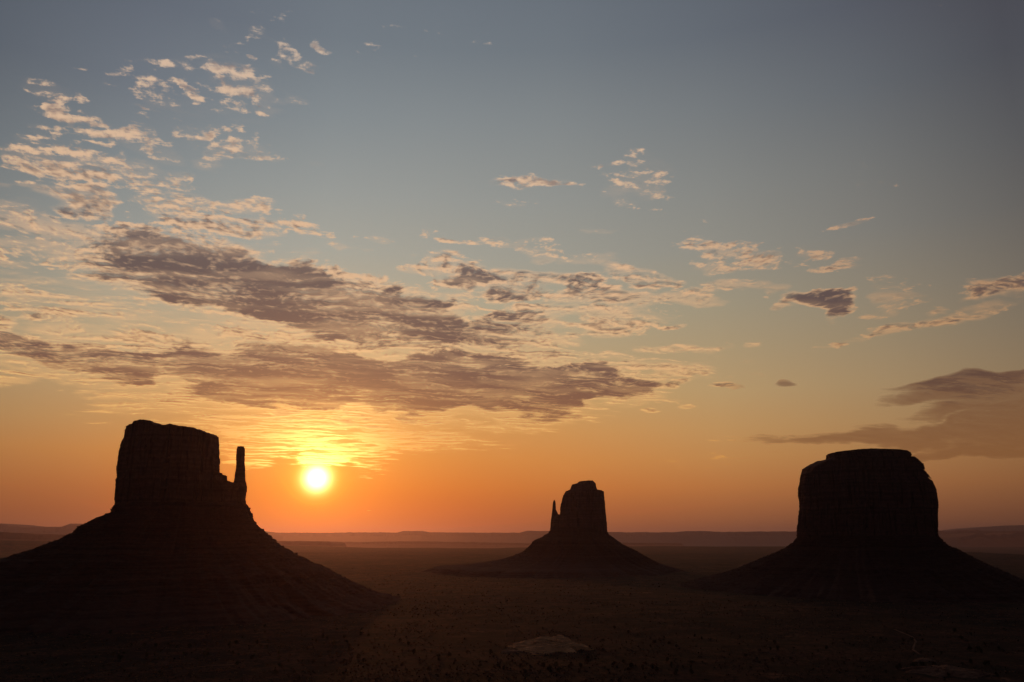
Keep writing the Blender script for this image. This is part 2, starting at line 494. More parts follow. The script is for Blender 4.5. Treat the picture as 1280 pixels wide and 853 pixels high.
alpha = K.m('SUBTRACT', 1.0, K.m('MULTIPLY', K.m('SUBTRACT', 1.0, K.m('MULTIPLY', dens, 0.92)), K.m('SUBTRACT', 1.0, veil)))
K.put(mxs.inputs[0], alpha)
em.inputs[1].default_value = EXPO
ct.links.new(tr.outputs[0], mxs.inputs[1])
ct.links.new(em.outputs[0], mxs.inputs[2])
mo = K.new('ShaderNodeOutputMaterial')
ct.links.new(mxs.outputs[0], mo.inputs[0])
cmat.cycles.emission_sampling = 'NONE'
cm.materials.append(cmat)
clouds = link('clouds', cm)
clouds['kind'] = 'structure'


# ------------------------------------------------------------------ materials
def rock_material(name, base, strata=0.22, bump=0.6, streak=True, layer=0.11):
    m = bpy.data.materials.new(name)
    m.use_nodes = True
    t = m.node_tree
    b = t.nodes['Principled BSDF']
    M = NT(t)
    p = M.new('ShaderNodeTexCoord').outputs['Object']
    x, y, z = M.sep(p)
    wob = M.m('MULTIPLY', M.noise(p, 0.012, 3.0), 18.0 * min(1.0, 0.11 / layer * 2))
    zz = M.m('ADD', z, wob)
    bands = M.noise(M.comb(0.0, 0.0, zz), layer, 4.0, 0.65)
    grain = M.noise(p, 0.12, 6.0, 0.65)
    col = M.mix(M.smooth(bands, 0.35, 0.65), tuple(c * (1 - strata) for c in base), tuple(min(1, c * (1 + strata)) for c in base))
    if streak:
        st = M.noise(M.comb(x, y, M.m('MULTIPLY', z, 0.05)), 0.10, 5.0, 0.6)
        col = M.mix(M.smooth(st, 0.50, 0.66), col, tuple(c * 0.45 for c in base))
    col = M.mix(M.smooth(grain, 0.3, 0.75), col, M.mix(1.0, col, (1.45, 1.4, 1.35), 'MULTIPLY'))
    M.put(b.inputs['Base Color'], col)
    b.inputs['Roughness'].default_value = 0.95
    b.inputs['Specular IOR Level'].default_value = 0.15
    bp = M.new('ShaderNodeBump')
    bp.inputs['Strength'].default_value = bump
    bp.inputs['Distance'].default_value = 4.0
    M.put(bp.inputs['Height'], M.m('ADD', grain, M.m('MULTIPLY', bands, 0.6)))
    t.links.new(bp.outputs[0], b.inputs['Normal'])
    return m


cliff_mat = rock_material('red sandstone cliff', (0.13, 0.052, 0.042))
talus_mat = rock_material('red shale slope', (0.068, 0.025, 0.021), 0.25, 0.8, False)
far_mat = rock_material('far mesa rock', (0.11, 0.05, 0.042), 0.15, 0.2, False)
pale_mat = rock_material('pale slickrock', (0.60, 0.27, 0.13), 0.40, 0.9, False, 0.75)


def ground_material():
    m = bpy.data.materials.new('red desert soil')
    m.use_nodes = True
    t = m.node_tree
    b = t.nodes['Principled BSDF']
    M = NT(t)
    p = M.new('ShaderNodeTexCoord').outputs['Object']
    big = M.noise(p, 0.0022, 5.0, 0.6)
    mid = M.noise(p, 0.018, 6.0, 0.65)
    fine = M.noise(p, 0.16, 4.0, 0.7)
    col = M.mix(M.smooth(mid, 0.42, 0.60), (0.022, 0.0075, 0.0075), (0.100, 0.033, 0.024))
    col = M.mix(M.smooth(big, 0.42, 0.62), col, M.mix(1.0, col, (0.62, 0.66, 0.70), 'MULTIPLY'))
    col = M.mix(M.smooth(fine, 0.46, 0.56), col, M.mix(1.0, col, (0.25, 0.33, 0.34), 'MULTIPLY'))
    pale = M.m('MULTIPLY', M.smooth(M.noise(p, 0.010, 7.0, 0.7), 0.60, 0.70), M.smooth(fine, 0.60, 0.45))
    col = M.mix(pale, col, (0.30, 0.12, 0.07))
    M.put(b.inputs['Base Color'], col)
    b.inputs['Roughness'].default_value = 1.0
    b.inputs['Specular IOR Level'].default_value = 0.05
    bp = M.new('ShaderNodeBump')
    bp.inputs['Strength'].default_value = 0.35
    bp.inputs['Distance'].default_value = 3.0
    M.put(bp.inputs['Height'], M.m('ADD', mid, M.m('MULTIPLY', fine, 0.5)))
    t.links.new(bp.outputs[0], b.inputs['Normal'])
    return m


# ------------------------------------------------------------------ valley floor
FLOOR = -140.0
RIM_PX = [-200, 0, 100, 330, 480, 600, 760, 1000, 1170, 1280, 1500]
RIM_PY = [675.5, 675.5, 677, 682, 685, 685.5, 683, 683.5, 689, 694, 696]
_ra, _rd, _rz = [], [], []
for _px, _py in zip(RIM_PX, RIM_PY):
    _x, _y, _z = ray(_px, _py)
    _slope = -_z / math.hypot(_x, _y)
    _d = min(13000.0, 0.90 * -FLOOR / _slope)
    _ra.append(math.atan2(_x, _y)); _rd.append(_d); _rz.append(-_slope * _d)


def sstep(a, b, x):
    t = np.clip((x - a) / (b - a), 0, 1)
    return t * t * (3 - 2 * t)


def ground_z(x, y):
    x, y = np.asarray(x, float), np.asarray(y, float)
    r = np.hypot(x, y) + 1e-6
    a = np.arctan2(x, y)
    z = FLOOR + 4.5 * fbm2(x / 1100, y / 900, 2, 3) + 0.7 * fbm2(x / 150, y / 150, 4, 5)
    # low benches and washes crossing the middle distance
    z = z + 9.0 * np.maximum(0, fbm2(x / 2600 + 3, y / 1300, 4, 8)) * sstep(1800, 5000, r)
    rd = np.interp(a, _ra, _rd) * (1 + 0.06 * fbm2(a * 14, a * 0 + 2, 4, 21))
    rz = np.interp(a, _ra, _rz)
    z = z + (rz - z + 2.0 * fbm2(x / 700, y / 700, 3, 9)) * sstep(0.80 * rd, 0.99 * rd, r)
    low = -265.0 + 10 * fbm2(x / 5000, y / 3000, 4, 31)
    z = z + (low - z) * sstep(1.0 * rd, 1.10 * rd + 250, r)
    # the viewpoint stands on the edge of a tableland
    edge = 5.5 + 1.5 * np.clip(fbm2(np.sin(a) * 5, np.cos(a) * 5, 4, 40), -1, 1)
    rim = -1.7 - 0.03 * r + 0.35 * fbm2(x / 4, y / 4, 4, 41)
    down = FLOOR * (sstep(edge, 60, r) * 0.45 + sstep(60, 620, r) * 0.55)
    near = 1 - sstep(380, 760, r)
    return z * (1 - near) + near * (rim + (down + 3 * fbm2(x / 60, y / 60, 5, 43) * sstep(30, 200, r) - 8 * sstep(edge, 14, r) - rim * sstep(100, 500, r)))


ang_f = np.concatenate([np.linspace(-180, -42, 90, endpoint=False), np.linspace(-42, 42, 900, endpoint=False), np.linspace(42, 180, 90, endpoint=False)])
rad_f = np.concatenate([np.geomspace(0.6, 650, 90, endpoint=False), np.geomspace(650, 4500, 420, endpoint=False), np.geomspace(4500, 18000, 260, endpoint=False), np.geomspace(18000, 62000, 60)])
AA, RR = np.meshgrid(np.radians(ang_f), rad_f)
GX, GY = np.sin(AA) * RR, np.cos(AA) * RR
GZ = ground_z(GX, GY)
na, nr = len(ang_f), len(rad_f)
vv = np.stack([GX, GY, GZ], -1).reshape(-1, 3)
vv = np.concatenate([vv, [[0, 0, float(GZ[0].mean())]]])
i0 = (np.arange(nr - 1)[:, None] * na + np.arange(na)[None, :])
i1 = (np.arange(nr - 1)[:, None] * na + (np.arange(na)[None, :] + 1) % na)
quads = np.stack([i0, i0 + na, i1 + na, i1], -1).reshape(-1, 4)
gm = make_mesh('ground', vv, quads)
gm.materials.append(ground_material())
ground = link('ground', gm)
ground['kind'] = 'structure'


# ------------------------------------------------------------------ buttes
def empty(name, loc, label, cat, group=None):
    o = bpy.data.objects.new(name, None)
    o.empty_display_size = 20
    scene.collection.objects.link(o)
    o.location = loc
    o['label'] = label
    o['category'] = cat
    if group:
        o['group'] = group
    return o


def contour(pts, D):
    """frame points top to bottom or bottom to top -> (z ascending, x)"""
    q = sorted((at(px, py, D)[1], at(px, py, D)[0]) for px, py in pts)
    return np.array([a for a, b in q]), np.array([b for a, b in q])


def grid_mesh(name, P, cap_top=True, close=True):
    """P: (levels, around, 3), closed around"""
    nl, nn = P.shape[:2]
    v = P.reshape(-1, 3)
    a = np.arange(nl - 1)[:, None] * nn
    j, k = np.arange(nn)[None, :], (np.arange(nn)[None, :] + 1) % nn
    f = np.stack([a + j, a + k, a + nn + k, a + nn + j], -1).reshape(-1, 4)
    return v, f


def tower(name, parent, origin, D, left, right, z0, z1, mat, depth, seed, expo=3.2, levels=190, around=640,
          flute=1.0, fin=None, top_bumps=3.0, crest=None):
    Dz = D - 0.72 * depth                      # the front rim is what stands against the sky
    kz = Dz / D
    zl, xl = contour(left, D)
    zr, xr = contour(right, D)
    zl, zr, z0, z1 = zl * kz, zr * kz, z0 * kz, z1 * kz
    zs = np.linspace(z0, z1, levels)
    th = np.linspace(0, 2 * math.pi, around, endpoint=False)
    Lx, Rx = np.interp(zs, zl, xl), np.interp(zs, zr, xr)
    cxv, hw = (Lx + Rx) / 2, (Rx - Lx) / 2 * (1 - 0.6 * depth / D)
    c, s = np.cos(th), np.sin(th)
    ex = 2.0 / expo
    ux, uy = np.sign(c) * np.abs(c) ** ex, np.sign(s) * np.abs(s) ** ex
    f = np.clip((zs - z0) / (z1 - z0), 0, 1)
    dep = depth * (1.0 - 0.10 * f) * (hw / hw[: max(3, levels // 5)].mean()) ** 0.35
    X = cxv[:, None] + hw[:, None] * ux[None, :]
    Y = dep[:, None] * uy[None, :] * (1 + 0 * X)
    if fin:
        fx, fside, fdep, fblend = fin          # beyond fx the mass thins to a wall
        t = sstep(0, fblend, (X - fx) * fside)
        lim = depth * (1 - t) + fdep * t
        Y = np.sign(Y) * np.minimum(np.abs(Y), lim)
    # flutes, cracks and alcoves of the cliff face
    arc = th * (hw.mean() + depth) / 2 * 1.3
    A2, Z2 = np.meshgrid(arc, zs)
    fl = 0.9 * fbm2(A2 / 34 + 0.15 * fbm2(A2 / 50, Z2 / 60, 2, seed + 9), Z2 / 420 + seed, 5, seed, 0.55)
    crack = -np.maximum(0, 0.18 - np.abs(fbm2(A2 / 26, Z2 / 500, 3, seed + 3))) / 0.18
    led = fbm2(Z2 / 7.0, A2 / 300, 3, seed + 5, 0.6)
    blk = fbm2(A2 / 17 + 0.2 * fbm2(A2 / 60, Z2 / 40, 2, seed + 19), np.floor(Z2 / 34 + 0.8 * fbm2(A2 / 90, Z2 / 300, 2, seed + 18)) * 0.37, 3, seed + 17, 0.6)
    blk = np.round(blk * 2.5) / 2.5
    alcove = -np.maximum(0, fbm2(A2 / 70 + 4, Z2 / 110, 3, seed + 21) - 0.25)
    disp = flute * (3.6 * fl + 3.2 * crack + 0.8 * led + 3.2 * blk + 9 * alcove - 1.5)
    size = np.minimum(1.0, hw / 30.0)[:, None]
    nx, ny = ux / (np.hypot(ux, uy)), uy / (np.hypot(ux, uy))
    disp = disp * size
    X = X + disp * nx[None, :] * (0.85 + 0.15 * np.abs(ny)[None, :])
    Y = Y + disp * 1.6 * ny[None, :]
    Z = np.repeat(zs[:, None], around, 1)
    # uneven rim
    rimn = top_bumps * fbm2(X / 14, Y / 14, 3, seed + 7)
    Z = Z - np.maximum(0, 1 + rimn * 0.4) * sstep(0.93, 1.0, f)[:, None] * (1 if z1 - z0 > 20 else 0)
    if crest:
        cp = np.array([(at(a, b, D - 0.36 * depth)[0], at(a, b, Dz)[1]) for a, b in crest])

        def T(x, y):
            return np.interp(x + 5 * fbm2(y / 40, x / 90, 2, seed + 40), cp[:, 0], cp[:, 1]) + 1.2 * fbm2(x / 12, y / 12, 3, seed + 41)
        Z = np.minimum(Z, T(X, Y))
    P = np.stack([X - origin[0], Y + D - origin[1], Z - origin[2]], -1)
    # roof: shrinking rings with a little relief
    rings = []
    last = P[-1]
    cen = last.mean(0)
    for q in np.concatenate([np.linspace(0.98, 0.04, 30 if crest else 7), [0.01]]):
        rg = cen + (last - cen) * q
        if crest:
            rg[:, 2] = T(rg[:, 0] + origin[0], rg[:, 1] + origin[1] - D) - origin[2]
            rings.append(rg)
            continue
        rg[:, 2] = cen[2] * (1 - q) + last[:, 2] * q + 0.5 * fbm2(rg[:, 0] / 9, rg[:, 1] / 9, 3, seed + 8) * (1 - q)
        rings.append(rg)
    P = np.concatenate([P, np.array(rings)])
    v, fc = grid_mesh(name, P)
    me = make_mesh(name, v, fc, True)
    me.materials.append(mat)
    return link(name, me, parent)


def talus(parent, origin, D, cx_px, left, right, seed, q_top=0.75, q_bot=1.05, levels=170, around=900):
    zl, xl = contour(left, D)
    zr, xr = contour(right, D)
    zb = FLOOR - 22
    zt = min(zl.max(), zr.max())
    ztop = max(zl.max(), zr.max())
    cx = at(cx_px, 650, D)[0]
    f = np.linspace(0, 1, levels) ** 0.85
    zs = zb + (ztop - zb) * f
    # below the last traced point the apron runs out gently
    th = np.linspace(0, 2 * math.pi, around, endpoint=False)
    def radius(zz, zp, xp, sgn):
        r = np.interp(zz, zp, (xp - cx) * sgn)
        lo = zp.min()
        return r + np.maximum(0, lo - zz) * 3.5
    rr, rl = radius(zs, zr, xr, 1), radius(zs, zl, xl, -1)
    w = (1 + np.cos(th)) / 2
    w = w * w * (3 - 2 * w)
    R = rr[:, None] * w[None, :] + rl[:, None] * (1 - w)[None, :]
    q = q_bot + (q_top - q_bot) * f[:, None] ** 1.5
    A2, Z2 = np.meshgrid(th, zs)
    cxs, sns = np.cos(A2), np.sin(A2)
    gul = fbm2(cxs * 5 + 9 + Z2 / 300, sns * 5 + seed, 5, seed, 0.6)
    ridged = 1 - np.abs(fbm2(cxs * 9 + Z2 / 400, sns * 9 + seed, 4, seed + 4, 0.5)) * 1.6
    led = fbm2(Z2 / 13.0, cxs * 0.8, 3, seed + 5, 0.55)
    rough = fbm2(A2 * R / 15, Z2 / 4.0, 4, seed + 6, 0.65)
    led = led * (0.3 + 1.4 * np.clip(fbm2(cxs * 4 + 2, Z2 / 40 + sns * 4, 3, seed + 12), 0, 1))
    dsp = (0.045 * gul * (1 + 1.2 * (1 - f[:, None]) ** 2) + 0.050 * ridged) * R * (0.25 + 0.75 * np.abs(sns)) + 3.2 * led + 3.4 * rough
    R2 = R + dsp * sstep(0, 0.04, 1 - f)[:, None]
    X = cx + R2 * cxs
    Y = D + R2 * q * sns
    P = np.stack([X - origin[0], Y - origin[1], Z2 - origin[2] + 1.3 * rough], -1)
    rings = []
    last = P[-1]
    cen = last.mean(0)
    for k in (0.7, 0.35, 0.02):
        rings.append(cen + (last - cen) * k)
    P = np.concatenate([P, np.array(rings)])
    v, fc = grid_mesh('talus', P)
    me = make_mesh('talus_slope', v, fc, True)
    me.materials.append(talus_mat)
    return link('talus_slope', me, parent)


def zof(py, D, px=640):
    return at(px, py, D)[1]


# --- the left butte with its thumb
D1 = 1900.0
o1 = (at(228, 650, D1)[0], D1, FLOOR)
west = empty('thumbed_butte', o1, 'largest butte, at left beside the sun, with a tall thin rock spire at its right', 'butte', 'sandstone buttes')
wl = [(143, 672), (146, 645), (146.5, 620), (147, 600), (149, 580), (151.5, 562), (154, 552), (157, 546), (158.3, 541)]
wr = [(316, 672), (314.5, 657), (313.5, 645), (310.5, 637), (308.3, 625), (307.7, 610), (305, 604), (293, 603.0), (284, 600), (283.3, 594), (279, 590.5), (276.5, 592), (273.5, 589), (273, 581), (271.3, 580), (271.5, 560), (270.6, 548), (268.5, 543), (264, 541.6), (255, 539.5)]
tower('cliff', west, o1, D1, [(x + 3, y) for x, y in wl] + [(163, 525)], [(274, 672), (273, 620), (272.4, 590), (271.8, 560), (271.2, 545), (271, 525)], zof(668, D1), zof(524.5, D1), cliff_mat, 95, 101, expo=2.7, top_bumps=0.5,
      crest=[(148, 548), (154, 540), (157, 534), (161.5, 530.6), (172, 529.3), (176, 526.6), (184, 524.8), (192, 525.6), (197.5, 526.8), (199.5, 530), (205, 532.3), (213, 532.4), (225, 531.2), (236, 533), (248, 534.4), (255, 538), (262, 541.2), (267, 542.2), (270, 546), (271.5, 552), (273, 552), (320, 552)])
tower('shoulder_wall', west, o1, D1, [(238, 672), (238, 588)], [p for p in wr if p[1] > 588.5], zof(668, D1), zof(588.8, D1), cliff_mat, 24, 141, expo=4, levels=120, around=420, flute=0.7, top_bumps=0.5,
      crest=[(230, 588), (273.5, 588.8), (274, 590.5), (276.5, 591.8), (279, 590.3), (282.5, 591.5), (283.6, 594.5), (284.5, 599.5), (292, 603.2), (296, 604), (312, 604)])
tower('spire', west, o1, D1, [(288, 640), (289.5, 612), (292.5, 603), (294, 588), (295.0, 575), (296.2, 562), (297.0, 559)], [(310, 640), (309, 612), (306.6, 600), (305.8, 590), (306.6, 575), (306.3, 561), (305.4, 558)],
      zof(620, D1), zof(557.4, D1), cliff_mat, 12, 121, expo=3, levels=120, around=160, flute=1.5, top_bumps=0.6)
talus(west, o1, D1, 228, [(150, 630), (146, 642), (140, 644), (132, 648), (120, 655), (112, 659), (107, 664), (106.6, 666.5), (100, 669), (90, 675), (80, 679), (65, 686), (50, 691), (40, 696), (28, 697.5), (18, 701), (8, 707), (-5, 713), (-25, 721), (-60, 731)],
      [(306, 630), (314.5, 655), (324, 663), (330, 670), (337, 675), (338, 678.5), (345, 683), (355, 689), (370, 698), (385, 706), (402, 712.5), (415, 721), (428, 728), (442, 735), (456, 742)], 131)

# --- the middle butte with its thumb
D2 = 3800.0
o2 = (at(724, 650, D2)[0], D2, FLOOR)
east = empty('thumbed_butte', o2, 'smallest and farthest butte, in the centre, with a short rock thumb at its left', 'butte', 'sandstone buttes')
el_ = [(686, 670), (688, 660), (689, 648), (690, 641.5), (698, 643.2), (699.3, 642), (699.8, 635), (701, 627), (703, 619), (706, 613.5), (711, 611.5)]
er_ = [(760, 672), (759, 667.5), (758.5, 655), (757, 640), (756.4, 630), (755.5, 621), (754.5, 614), (752, 612), (746, 611.3)]
tower('cliff', east, o2, D2, [(699, 670), (699.2, 650), (699.6, 642), (699.8, 635), (701, 627), (703, 619), (706, 613.5), (711, 611.5)], er_, zof(671, D2), zof(611.2, D2), cliff_mat, 90, 201, expo=2.7, levels=140, around=520, top_bumps=1.5)
tower('shoulder_wall', east, o2, D2, [p for p in el_ if p[1] > 643] + [(690, 642.8)], [(716, 672), (716, 642)], zof(671, D2), zof(642.8, D2), cliff_mat, 26, 241, expo=4, levels=90, around=300, flute=0.7, top_bumps=0.5)
tower('cap_rock', east, o2, D2, [(712, 613), (713.5, 608), (714.5, 605.5), (721, 603.7), (723, 601.6), (733, 600.4)], [(747, 613), (745.5, 609), (744.6, 604), (743, 602.3), (741, 600.3)],
      zof(613, D2), zof(600.2, D2), cliff_mat, 55, 211, expo=3, levels=40, around=300, flute=0.5, top_bumps=1)
tower('spire', east, o2, D2, [(687, 660), (689, 648), (690.2, 638), (691, 628.5), (692, 625.6)], [(701, 660), (699, 645), (697, 641), (695, 637), (694.6, 629), (694, 626)],
      zof(655, D2), zof(625.1, D2), cliff_mat, 13, 221, expo=2.4, levels=90, around=140, flute=0.7, top_bumps=0.6)
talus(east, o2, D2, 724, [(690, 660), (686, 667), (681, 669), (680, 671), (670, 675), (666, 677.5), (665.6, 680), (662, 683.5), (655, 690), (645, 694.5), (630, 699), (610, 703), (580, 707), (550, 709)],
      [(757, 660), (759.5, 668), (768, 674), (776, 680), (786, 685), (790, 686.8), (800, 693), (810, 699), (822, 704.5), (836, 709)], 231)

# --- the right butte, broad and flat capped
D3 = 2430.0
o3 = (at(1084, 650, D3)[0], D3, FLOOR)
merr = empty('flat_topped_butte', o3, 'broad flat topped butte at right with an overhanging cap and no spire', 'butte', 'sandstone buttes')
ml = [(998.5, 684), (998, 675), (997.3, 665), (998, 645), (999.6, 632), (999.3, 610), (1001, 595), (1002.5, 592.6), (1009, 592.3), (1012, 590), (1016.5, 587), (1017, 582.4), (1023, 578.5), (1033, 573.5), (1037, 571)]
mr = [(1170, 684), (1169.5, 677), (1168.6, 650), (1168, 630), (1165, 612), (1161.5, 600), (1160.5, 594), (1157, 589.5), (1151.5, 586), (1151, 582), (1145, 577), (1137, 572.8), (1133, 571)]
tower('cliff', merr, o3, D3, [p for p in ml if p[1] > 594] + [(1004, 560)], [p for p in mr if p[1] > 600] + [(1160, 600), (1156, 596), (1154, 560)], zof(686, D3), zof(570.5, D3), cliff_mat, 120, 301, expo=2.5, levels=220, around=900, flute=1.25, top_bumps=0.5,
      crest=[(990, 594), (1001, 593), (1003, 592.5), (1009.5, 592.2), (1010.3, 590), (1012.5, 589.6), (1016.5, 586.5), (1017.2, 582.2), (1024, 578.2), (1033, 573.6), (1037, 571.2), (1100, 570.5), (1133, 571.4), (1137, 573), (1145, 577), (1150.6, 581.5), (1151.4, 585.8), (1157.5, 589.2), (1160.5, 593), (1163, 597), (1200, 597)])
tower('cap_rock', merr, o3, D3, [(1037.5, 573), (1036, 571.5), (1034.3, 569), (1034.3, 566.2), (1037, 563.8), (1050, 562), (1062, 560.8)], [(1132.5, 573), (1132.5, 571), (1134, 567.5), (1133, 564.3), (1129, 562.4), (1112, 561.4), (1095, 560.3)],
      zof(573, D3), zof(560, D3), cliff_mat, 90, 311, expo=2.8, levels=60, around=700, flute=1.3, top_bumps=1)
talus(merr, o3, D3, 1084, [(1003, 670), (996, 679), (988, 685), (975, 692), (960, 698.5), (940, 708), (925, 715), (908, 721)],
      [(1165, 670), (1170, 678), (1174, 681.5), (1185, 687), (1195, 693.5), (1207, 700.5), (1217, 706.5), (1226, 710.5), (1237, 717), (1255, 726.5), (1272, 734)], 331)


# ------------------------------------------------------------------ far tablelands along the horizon
def tableland(name, prof, D, depth, seed, rough=0.35):
    px = np.array([p[0] for p in prof], float)
    py = np.array([p[1] for p in prof], float)
    pts = np.array([at(a, b, D) for a, b in zip(px, py)])
    xs = np.arange(pts[0, 0], pts[-1, 0], D * 0.0008)
    T = np.interp(xs, pts[:, 0], pts[:, 1])
    unit_px = D / 1000.0
    T = T + 1.5 * rough * unit_px * fbm2(xs / (unit_px * 14), xs * 0, 5, seed, 0.6)
    ends = sstep(0, unit_px * 10, xs - xs[0]) * sstep(0, unit_px * 10, xs[-1] - xs)
    base = -290.0
    T = base + (T - base) * ends
    wav = depth * 0.25 * fbm2(xs / (unit_px * 60), xs * 0 + 3, 3, seed + 2, 0.45)
    sect = [(-0.55, 0.0, 1), (-0.32, 0.18, .9), (-0.16, 0.42, .7), (-0.06, 0.66, .5), (-0.03, 0.72, .5), (-0.01, 0.95, .45), (0.0, 1.0, .4), (0.5, 0.97, .2), (0.95, 0.9, .1), (1.05, 0.0, .1)]
    P = []
    for (o, h, wv) in sect:
        jit = 0.010 * depth * fbm2(xs / (unit_px * 5), xs * 0 + h * 9, 4, seed + 5)
        P.append(np.stack([xs, D + o * depth + wav * wv + jit * (1 if o < 0 else 0), base + (T - base) * h], -1))
    P = np.array(P)
    nl, nn = P.shape[:2]
    a = np.arange(nl - 1)[:, None] * nn
    j = np.arange(nn - 1)[None, :]
    f = np.stack([a + j, a + j + 1, a + nn + j + 1, a + nn + j], -1).reshape(-1, 4)
    me = make_mesh(name, P.reshape(-1, 3), f, False)
    me.materials.append(far_mat)
    o = link(name, me)
    o['kind'] = 'structure'
    return o


tableland('distant_mesas', [(-260, 656), (-60, 653), (0, 654.6), (5, 656.5), (8, 658.2), (40, 658.8), (76, 658.6), (82, 656.6), (90, 655), (118, 654.6), (170, 655), (180, 658), (260, 661), (330, 664)], 30000, 3400, 51, 0.25)
tableland('distant_mesas', [(250, 667), (330, 666), (410, 666.2), (440, 665.6), (495, 665.8), (505, 664), (528, 663.8), (536, 665.6), (600, 666), (650, 666), (655, 664.6), (658, 663.8), (678, 664), (690, 664), (740, 664.5), (762, 665), (782, 665.6), (790, 665.4), (842, 665.6), (856, 664.2), (880, 664), (900, 665), (960, 664.6), (1000, 664.4), (1100, 664), (1195, 664.2), (1200, 663.4), (1212, 663.6), (1220, 662.2), (1228, 663.8), (1280, 664), (1420, 663), (1600, 665)], 34000, 4200, 61, 0.22)
tableland('distant_mesas', [(1190, 672), (1205, 671), (1216, 669), (1222, 666.8), (1228, 667), (1234, 669.6), (1243, 668.2), (1250, 670), (1256, 667.6), (1263, 668), (1270, 665.8), (1300, 665.4), (1380, 664), (1500, 667)], 30000, 2800, 71, 0.5)
tableland('distant_mesas', [(1180, 664), (1215, 660), (1250, 657.5), (1300, 656), (1400, 656), (1500, 660)], 52000, 3500, 81, 0.15)
tableland('distant_mesas', [(-300, 664), (0, 665.4), (50, 667.5), (100, 669.2), (200, 672), (330, 676), (420, 677)], 15500, 1500, 91, 0.15)
tableland('low_ridge', [(330, 678), (400, 677), (450, 677.6), (520, 676.6), (600, 678), (660, 679), (760, 678.5), (860, 679)], 22000, 1500, 95, 0.2)

# ------------------------------------------------------------------ haze over the valley
hx = 70000.0
hz0, hz1 = -420.0, 820.0
hv = np.array([(x, y, z) for z in (hz0, hz1) for y in (-hx, hx) for x in (-hx, hx)], float)
hf = np.array([(0, 2, 3, 1), (4, 5, 7, 6), (0, 1, 5, 4), (2, 6, 7, 3), (0, 4, 6, 2), (1, 3, 7, 5)])
hm = make_mesh('haze', hv, hf, False)
hmat = bpy.data.materials.new('dusty air')
hmat.use_nodes = True
ht = hmat.node_tree
ht.nodes.clear()
pv = ht.nodes.new('ShaderNodeVolumePrincipled')
pv.inputs['Color'].default_value = (0.62, 0.51, 0.69, 1)
pv.inputs['Density'].default_value = 1.7e-5
pv.inputs['Anisotropy'].default_value = 0.80
ho = ht.nodes.new('ShaderNodeOutputMaterial')
ht.links.new(pv.outputs[0], ho.inputs['Volume'])
hm.materials.append(hmat)
haze = link('haze', hm)
haze['kind'] = 'stuff'


# ------------------------------------------------------------------ pale slickrock swells on the valley floor
def ground_hit(px, py):
    x, y, z = ray(px, py)
    t = -FLOOR / -z
    for _ in range(40):
        t = float(ground_z(x * t, y * t)) / z
    return x * t, y * t


def swell(px, py, half_px, deep, high, seed, label, rot=0.0, mat=pale_mat, skew=0.0):
    x0, y0 = ground_hit(px, py)
    k = math.hypot(x0, y0) / F_PX
    a = half_px * k
    n, m = 120, 60
    th = np.linspace(0, 2 * math.pi, n, endpoint=False)
    rr = np.linspace(0.02, 1.0, m)
    T, Q = np.meshgrid(th, rr)
    edge = 1 + 0.38 * fbm2(np.cos(T) * 1.6 + seed, np.sin(T) * 1.6, 4, seed)
    X = np.cos(T) * Q * a * edge
    Y = np.sin(T) * Q * deep * edge
    h = (1 - Q ** 2.6) * (1 + skew * X / a) * (1 + 0.45 * Y / deep)
    h = h + 0.24 * fbm2(X / 26, Y / 22, 5, seed + 1, 0.6)
    step = 9.0
    h = np.floor(h * step) / step * 0.55 + h * 0.45
    Xr, Yr = X * math.cos(rot) - Y * math.sin(rot) + x0, X * math.sin(rot) + Y * math.cos(rot) + y0
    gz0 = float(ground_z(x0, y0))
    Z = ground_z(Xr, Yr) + high * h - 1.0 - 1.5 * (Q > 0.97)
    P = np.stack([Xr - x0, Yr - y0, Z - gz0], -1)[::-1]
    v, f = grid_mesh('sandstone_swell', P)
    cv = P[-1].mean(0)
    me = make_mesh('sandstone_swell', v, f, True)
    me.materials.append(mat)
    o = link('sandstone_swell', me)
    o.location = (x0, y0, gz0)
    o['label'] = label
    o['category'] = 'rock'
    o['group'] = 'bare sandstone swells on the valley floor'
    return o


swell(690, 809, 50, 66, 9, 7, 'bare pale sandstone dome low in front of the central butte, largest and brightest', 0.1, skew=0.35)
tan_mat = rock_material('brown slickrock', (0.22, 0.10, 0.065), 0.40, 0.9, False, 0.75)
swell(1182, 841, 40, 36, 6, 9, 'brownish bare rock dome near the lower right corner below the broad butte', -0.1, tan_mat)
swell(1158, 826, 15, 12, 3, 15, 'small orange rock knob just behind the brownish dome at lower right', 0.0, tan_mat)
swell(640, 815, 18, 20, 3, 19, 'small rubbly rock shelf on the left end of the bright pale dome', 0.2, tan_mat)

# ------------------------------------------------------------------ dirt track at right, wash edge at left
def strip(name, pts, width, mat, lift=0.25):
    P = []
    dense = []
    for (a, b), (c, d) in zip(pts[:-1], pts[1:]):
        for t in np.linspace(0, 1, 14, endpoint=False):
            dense.append((a + (c - a) * t, b + (d - b) * t))
    dense.append(pts[-1])
    W = np.array([ground_hit(*p) for p in dense])
    tg = np.gradient(W, axis=0)
    nrm = np.stack([-tg[:, 1], tg[:, 0]], -1) / np.linalg.norm(tg, axis=1)[:, None]
    rows = []
    for s_ in (-1, -0.5, 0, 0.5, 1):
        q = W + nrm * s_ * width / 2
        rows.append(np.stack([q[:, 0], q[:, 1], ground_z(q[:, 0], q[:, 1]) + lift - 0.3 * abs(s_)], -1))
    P = np.array(rows)
    nl, nn = P.shape[:2]
    a = np.arange(nl - 1)[:, None] * nn
    j = np.arange(nn - 1)[None, :]
    f = np.stack([a + j, a + nn + j, a + nn + j + 1, a + j + 1], -1).reshape(-1, 4)
    me = make_mesh(name, P.reshape(-1, 3), f[:, ::-1], True)
    me.materials.append(mat)
    o = link(name, me)
    o['kind'] = 'structure'
    return o


